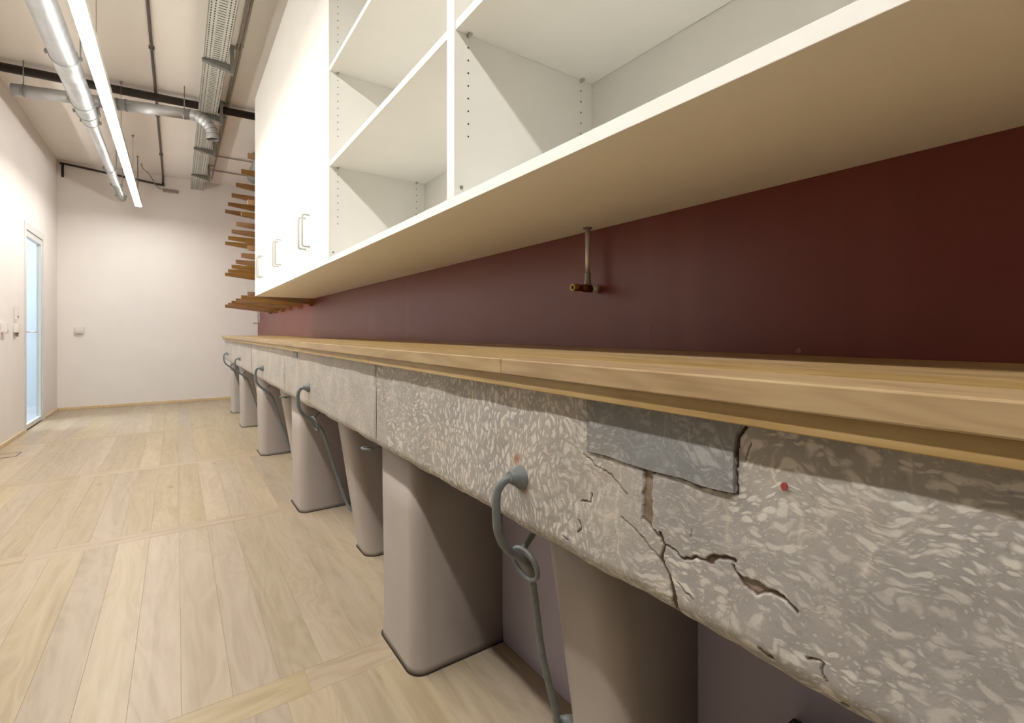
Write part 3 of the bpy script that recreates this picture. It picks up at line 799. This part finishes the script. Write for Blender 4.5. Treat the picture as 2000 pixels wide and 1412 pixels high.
# ================================================================ PENDANT LAMP
KX, KZ = -0.398, 2.592
lamp = thing('linear_pendant_lamp', 'long bright linear LED lamp hung on wires over the floor', 'lamp', (KX, 4.4, KZ))
seams = [-1.76, -0.56, 0.62, 1.83, 3.03, 4.25, 5.45, 6.64, 7.76]
MB().box(KX - 0.0335, KX + 0.0335, seams[0], seams[-1], KZ + 0.010, KZ + 0.062, 0.003).build('lamp_housing', M['housing'], lamp)
for a, b in zip(seams[:-1], seams[1:]):
    MB().box(KX - 0.031, KX + 0.031, a + 0.002, b - 0.002, KZ, KZ + 0.0095).build('led_diffuser', M['led'], lamp)
for y in (-1.4, -0.4, 0.9, 2.4, 3.82, 5.4, 6.8, 7.58):
    MB().cyl((KX, y, KZ + 0.062), (KX, y, ZH - 0.02), 0.0016 if y < 7.4 else 0.006, 6).build('hanging_wire', M['cable'], lamp)
    MB().tube([(KX, y, ZH - 0.028), (KX, y, ZH - 0.0005)], [0.004, 0.012], 10).build('ceiling_cup', M['cable'], lamp)
cb = thing('lamp_cable', 'grey lamp cable looping from the ceiling to the end wall, its shadow built as a grey box', 'cable', (-0.3, 8.2, 3.1))
MB().tube(smooth_path([(KX + 0.02, 7.86, 3.17), (KX + 0.04, 7.9, 3.12), (KX + 0.09, 8.0, 3.10), (KX + 0.13, 8.15, 3.06), (KX + 0.18, 8.30, 3.00), (KX + 0.26, 8.315, 2.98)], 4), 0.006, 6).build('cable_run', M['cable'], cb)
MB().box(KX + 0.24, KX + 0.42, 8.305, YF - 0.0005, 2.955, 3.0, 0.008).build('cable_shadow_box', M['cable'], cb)  # grey box standing in for the shadow of the lamp feed

# ================================================================ DUCTS
def clamp(mb, c, r, w=0.012, axis='Y'):
    x, y, z = c
    if axis == 'Y':
        mb.tube([(x, y - w / 2, z), (x, y + w / 2, z)], r + 0.0035, 28)
        for s in (-1, 1): mb.box(x + s * (r + 0.002), x + s * (r + 0.020), y - w / 2, y + w / 2, z - 0.010, z + 0.010, 0.001).cyl((x + s * (r + 0.012), y, z - 0.016), (x + s * (r + 0.012), y, z + 0.016), 0.004, 8)
    return mb
DX, DZc = -0.578, 2.72
RB, RS = 0.0672, 0.040
duct = thing('main_duct', 'big round galvanised ventilation duct hung left of the LED lamp', 'duct', (DX, 4.5, DZc))
dy = lambda u: ((F * -DX / (math.cos(YAW) * (345 - u))) - DX * math.sin(YAW) * 1.0) / math.cos(YAW) if False else ((F * DX / (math.cos(YAW) * (u - 345.0))) - DX * math.sin(YAW)) / math.cos(YAW)
ya_, yb_ = 1.2, 5.25
MB().tube([(DX, y, DZc) for y in (ya_, 2.5, 3.3, 4.05)], RB, 36).build('duct_pipe', M['galv'], duct)
MB().tube([(DX, y, DZc) for y in (4.05, 4.30)], RB + 0.0025, 36).build('duct_sleeve', M['galv'], duct)
MB().tube([(DX, y, DZc) for y in (4.30, 4.85)], RB, 36).build('duct_tee', M['galv'], duct)
MB().tube([(DX, 4.85, DZc), (DX, 5.02, DZc), (DX, 5.22, DZc)], [RB, RB - 0.004, RS + 0.008], 36).build('duct_reducer', M['galv'], duct)
MB().tube([(DX, y, DZc) for y in (5.22, 7.2)], RS, 28).build('duct_pipe', M['galv'], duct)
MB().tube([(DX, y, DZc) for y in (6.62, 6.72)], RS + 0.002, 28).build('duct_sleeve', M['galv'], duct)
MB().tube([(DX, y, DZc) for y in (7.2, 7.95, 8.0)], RS, 28).build('duct_end', M['galv_dull'], duct)
for y, r in ((2.95, RB), (4.06, RB + 0.002), (4.80, RB), (5.02, RB - 0.003), (5.22, RS + 0.008), (6.60, RS), (7.30, RS), (7.85, RS)):
    clamp(MB(), (DX, y, DZc), r).build('pipe_clamp', M['galv_dull'], duct)
for y, r in ((2.95, RB), (4.06, RB), (5.22, RS), (6.60, RS), (7.30, RS)):
    MB().cyl((DX + r + 0.012, y, DZc), (DX + r + 0.012, y, ZH - 0.0005), 0.004, 8).build('threaded_rod', M['galv_dull'], duct)

br = thing('branch_duct', 'thinner galvanised cross duct ending in a downturned segmented elbow', 'duct', (-0.4, 4.66, 2.71))
BL, BR_ = Vector((-1.07, 5.44, 2.935)), Vector((0.105, 5.17, 2.935))
dirb = (BR_ - BL).normalized(); RD = 0.046
tx0 = (DX - RB - BL.x) / dirb.x; tx1 = (DX + RB - BL.x) / dirb.x
MB().tube([BL, BL + dirb * (tx1 + 0.02)], RD, 28).build('duct_pipe', M['galv'], br)
MB().tube([BL + dirb * (tx1 + 0.02), BL + dirb * (tx1 + 0.10)], RD + 0.003, 28).build('duct_sleeve', M['galv'], br)
MB().tube([BL + dirb * (tx1 + 0.10), BR_], RD, 28).build('duct_pipe', M['galv'], br)
pm = BL + dirb * ((tx0 + tx1) / 2)
MB().tube([(DX, pm.y, DZc + RS + 0.004), (DX, pm.y, 2.82), (DX, pm.y, 2.935 - RD - 0.0005)], [0.036, 0.038, 0.042], 24).build('saddle_tee', M['galv'], duct)
MB().cyl(BL - dirb * 0.003, BL + dirb * 0.001, RD + 0.001, 28).build('end_cap', M['galv_dull'], br)
for tt in (0.06, tx1 + 0.03, tx1 + 0.10, tx1 + 0.16, (BR_ - BL).length - 0.05):
    p = BL + dirb * tt
    MB().tube([p - dirb * 0.006, p + dirb * 0.006], RD + 0.004, 28).build('pipe_clamp', M['galv_dull'], br)
for tt in (0.06, (BR_ - BL).length - 0.05):
    p = BL + dirb * tt
    MB().cyl((p.x, p.y, p.z + RD), (p.x, p.y, ZH - 0.0005), 0.004, 8).build('threaded_rod', M['galv_dull'], br)
# lobster-back elbow
RE = 0.165; seg = 6
cpt = BR_ + Vector((0, 0, -RE))
def el(a): return cpt + Vector((0, 0, 1)) * RE * math.cos(a) + dirb * RE * math.sin(a)
for k in range(seg):
    a0, a1 = math.pi / 2 * k / seg * 0.95, math.pi / 2 * (k + 1) / seg * 0.95
    MB().tube([el(a0), el(a1)], [RD + 0.002, RD - 0.0005], 28, cap=(k == seg - 1 and False)).build('elbow_segment', M['galv'], br)
    q = el(a1); tq = (el(a1 + 0.01) - el(a1 - 0.01)).normalized()
    MB().tube([q - tq * 0.0035, q + tq * 0.0035], RD + 0.0035, 28, cap=False).build('elbow_seam', M['galv_dull'], br)
pe = el(math.pi / 2 * 0.95)
MB().tube([pe, pe + Vector((0.004, 0, -0.045))], RD + 0.003, 28, cap=False).build('elbow_collar', M['galv'], br)
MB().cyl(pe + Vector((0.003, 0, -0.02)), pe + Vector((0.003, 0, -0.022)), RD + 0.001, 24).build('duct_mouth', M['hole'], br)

wd_ = thing('wall_duct', 'wide bright duct behind the oak brackets above the far cabinets', 'duct', (0.80, 5.5, 2.93))
MB().tube([(0.80, 4.70, 2.93), (0.80, 5.9, 2.93)], 0.105, 32).build('duct_pipe', M['galv'], wd_)
MB().tube([(0.80, 5.9, 2.93), (0.80, 5.99, 2.93), (0.80, 6.8, 2.93)], [0.100, 0.085, 0.085], 32).build('duct_pipe', M['galv_dull'], wd_)
for y, r in ((5.9, 0.105), (6.75, 0.085)): clamp(MB(), (0.80, y, 2.93), r).build('pipe_clamp', M['galv_dull'], wd_)
for y in (5.9, 6.75): MB().cyl((0.80, y, 3.02), (0.80, y, ZH - 0.0005), 0.004, 8).build('threaded_rod', M['galv_dull'], wd_)

# ================================================================ PIPES, TRAY, CONDUIT UNDER THE CEILING
bp = thing('black_ceiling_pipe', 'thick black pipe crossing under the ceiling from wall to wall', 'pipe', (0, 5.2, 3.0))
MB().tube([(XA + 0.001, 5.507, 3.117), (-0.4, 5.44, 3.117), (XW - 0.001, 5.32, 3.117)], 0.0345, 20).build('pipe', M['black_pipe'], bp)
tp = thing('thin_ceiling_pipe', 'thin dark pipe running along the ceiling to the end wall and left', 'pipe', (-0.15, 5, 3.15))
MB().tube(smooth_path([(-0.157, 0.2, 3.1665), (-0.157, 4.0, 3.1665), (-0.157, 8.2, 3.1665), (-0.157, 8.28, 3.155), (-0.157, 8.31, 3.12), (-0.158, 8.312, 3.07)], 4), 0.0105, 10).build('ceiling_run', M['dark_pipe'], tp)
MB().tube(smooth_path([(-0.158, 8.312, 3.08), (-0.158, 8.312, 3.055), (-0.18, 8.312, 3.045), (-0.6, 8.312, 3.085), (-1.17, 8.312, 3.14), (-1.19, 8.312, 3.13), (-1.192, 8.312, 3.09), (-1.192, 8.312, 2.97)], 5), 0.013, 10).build('wall_run', M['black_pipe'], tp)
for y in (2.0, 3.2, 4.6, 6.0, 7.3):
    MB().box(-0.175, -0.139, y - 0.008, y + 0.008, 3.156, ZH - 0.0005, 0.001).build('pipe_clip', M['dark_pipe'], tp)

tr = thing('cable_tray', 'perforated steel cable tray on cantilever brackets under the ceiling', 'cable tray', (0.22, 4.5, 2.9))
TX0, TX1, TZ, TY0, TY1 = 0.164, 0.314, 3.030, 0.6, 8.24
MB().box(TX0, TX1, TY0, TY1, TZ, TZ + 0.0025).build('tray_bottom', M['tray'], tr)
MB().box(TX0, TX0 + 0.0025, TY0, TY1, TZ, TZ + 0.045).build('tray_side', M['tray'], tr)
MB().box(TX1 - 0.0025, TX1, TY0, TY1, TZ, TZ + 0.045).build('tray_side', M['tray'], tr)
sl = MB(); y = TY0 + 0.02
while y < TY1 - 0.02:
    sl.box(TX0 + 0.052, TX1 - 0.052, y, y + 0.007, TZ - 0.0006, TZ + 0.001)
    y += 0.030
k = TY0 + 0.01
while k < TY1 - 0.03:
    for xx in (TX0 + 0.014, TX0 + 0.036, TX1 - 0.036, TX1 - 0.014): sl.box(xx - 0.0035, xx + 0.0035, k, k + 0.016, TZ - 0.0006, TZ + 0.001)
    k += 0.030
s_ = sl.build('slots', M['hole'], tr); s_['kind'] = 'stuff'
for y in (2.15, 3.2, 4.25, 5.33, 6.37, 7.45):
    b = MB()
    b.add([(TX0 - 0.01, y - 0.02, TZ - 0.004), (TX1 + 0.02, y - 0.02, TZ - 0.004), (TX1 + 0.02, y - 0.02, TZ - 0.055), (TX0 - 0.01, y - 0.02, TZ - 0.018),
           (TX0 - 0.01, y + 0.02, TZ - 0.004), (TX1 + 0.02, y + 0.02, TZ - 0.004), (TX1 + 0.02, y + 0.02, TZ - 0.055), (TX0 - 0.01, y + 0.02, TZ - 0.018)],
          [(0, 1, 2, 3), (7, 6, 5, 4), (0, 4, 5, 1), (3, 2, 6, 7), (0, 3, 7, 4), (1, 5, 6, 2)])
    arm = b.build('bracket_arm', M['bracket'], tr)
    MB().box(TX1 + 0.021, TX1 + 0.046, y - 0.02, y + 0.02, TZ - 0.07, ZH - 0.0005, 0.001).build('hanger_post', M['galv_dull'], tr)
    MB().box(TX1 + 0.046, TX1 + 0.085, y - 0.02, y + 0.02, ZH - 0.012, ZH - 0.0005, 0.001).build('hanger_foot', M['galv_dull'], tr)
cdt = thing('ceiling_conduit', 'pair of thin grey conduits beside the cable tray', 'conduit', (0.39, 4.5, 3.16))
MB().tube([(0.385, 0.4, 3.166), (0.385, 6.9, 3.166)], 0.008, 8).build('conduit', M['cable'], cdt)
MB().tube(smooth_path([(0.408, 0.4, 3.166), (0.408, 7.5, 3.166), (0.408, 7.6, 3.166), (0.43, 7.62, 3.166), (XW - 0.06, 7.62, 3.166)], 3), 0.008, 8).build('conduit', M['cable'], cdt)
MB().tube(smooth_path([(0.385, 6.9, 3.166), (0.39, 6.96, 3.166), (0.42, 6.97, 3.166), (XW - 0.06, 6.97, 3.166)], 3), 0.008, 8).build('conduit', M['cable'], cdt)
for y in (1.5, 2.7, 4.2, 5.7): MB().box(0.372, 0.421, y - 0.008, y + 0.008, 3.1665, ZH - 0.0005, 0.001).build('conduit_clip', M['cable'], cdt)

# ================================================================ SWITCHES, SOCKETS, FLOOR BOX
def plate_left(name, y, z, h, wd, dep, label, cat, extra=None):
    r = thing(name, label, cat, (XA, y, z))
    MB().box(XA + 0.0005, XA + dep, y - wd / 2, y + wd / 2, z - h / 2, z + h / 2, 0.004).build('cover', M['plastic'], r)
    if extra: extra(r)
    return r
plate_left('intercom_handset', 6.36, 1.175, 0.125, 0.045, 0.024, 'narrow white handset on the left wall above the plug', 'handset',
           lambda r: MB().box(XA + 0.024, XA + 0.028, 6.345, 6.375, 1.13, 1.15, 0.001).build('button', M['cable'], r))
plate_left('power_socket', 6.36, 1.035, 0.085, 0.085, 0.038, 'white socket with a plug left of the glass door', 'socket',
           lambda r: MB().tube([(XA + 0.02, 6.35, 0.995), (XA + 0.02, 6.35, 0.955)], [0.012, 0.009], 10).build('plug', M['cable'], r))
plate_left('light_switch', 5.97, 1.035, 0.085, 0.085, 0.034, 'white surface switch at the left picture edge', 'switch',
           lambda r: MB().box(XA + 0.034, XA + 0.040, 5.94, 6.0, 1.0, 1.03, 0.002).build('rocker', M['plastic'], r))
ws = thing('wall_socket', 'white surface socket alone on the white end wall', 'socket', (-1.03, YF, 1.02))
MB().box(-1.078, -0.985, YF - 0.036, YF - 0.0005, 0.975, 1.062, 0.005).build('cover', M['plastic'], ws)
MB().box(-1.070, -0.993, YF - 0.042, YF - 0.0365, 0.98, 1.018, 0.003).build('flap', simple('socket_flap', srgb(214, 210, 206), 0.4), ws)
fb = thing('floor_box', 'flush floor outlet box with a dark metal rim by the left wall', 'floor outlet', (-1.14, 5.53, 0))
rim = MB()
fx0, fx1, fy0, fy1 = -1.222, -1.055, 5.44, 5.63
for a in ((fx0, fx1, fy0, fy0 + 0.012), (fx0, fx1, fy1 - 0.012, fy1), (fx0, fx0 + 0.008, fy0 + 0.012, fy1 - 0.012), (fx1 - 0.008, fx1, fy0 + 0.012, fy1 - 0.012)):
    rim.box(*a, 0.0003, 0.002)
rim.build('rim', M['dark_pipe'], fb)
MB().box(fx0 + 0.0085, fx1 - 0.0085, fy0 + 0.0125, fy1 - 0.0125, 0.0003, 0.0014).build('lid', M['band_oak'], fb)
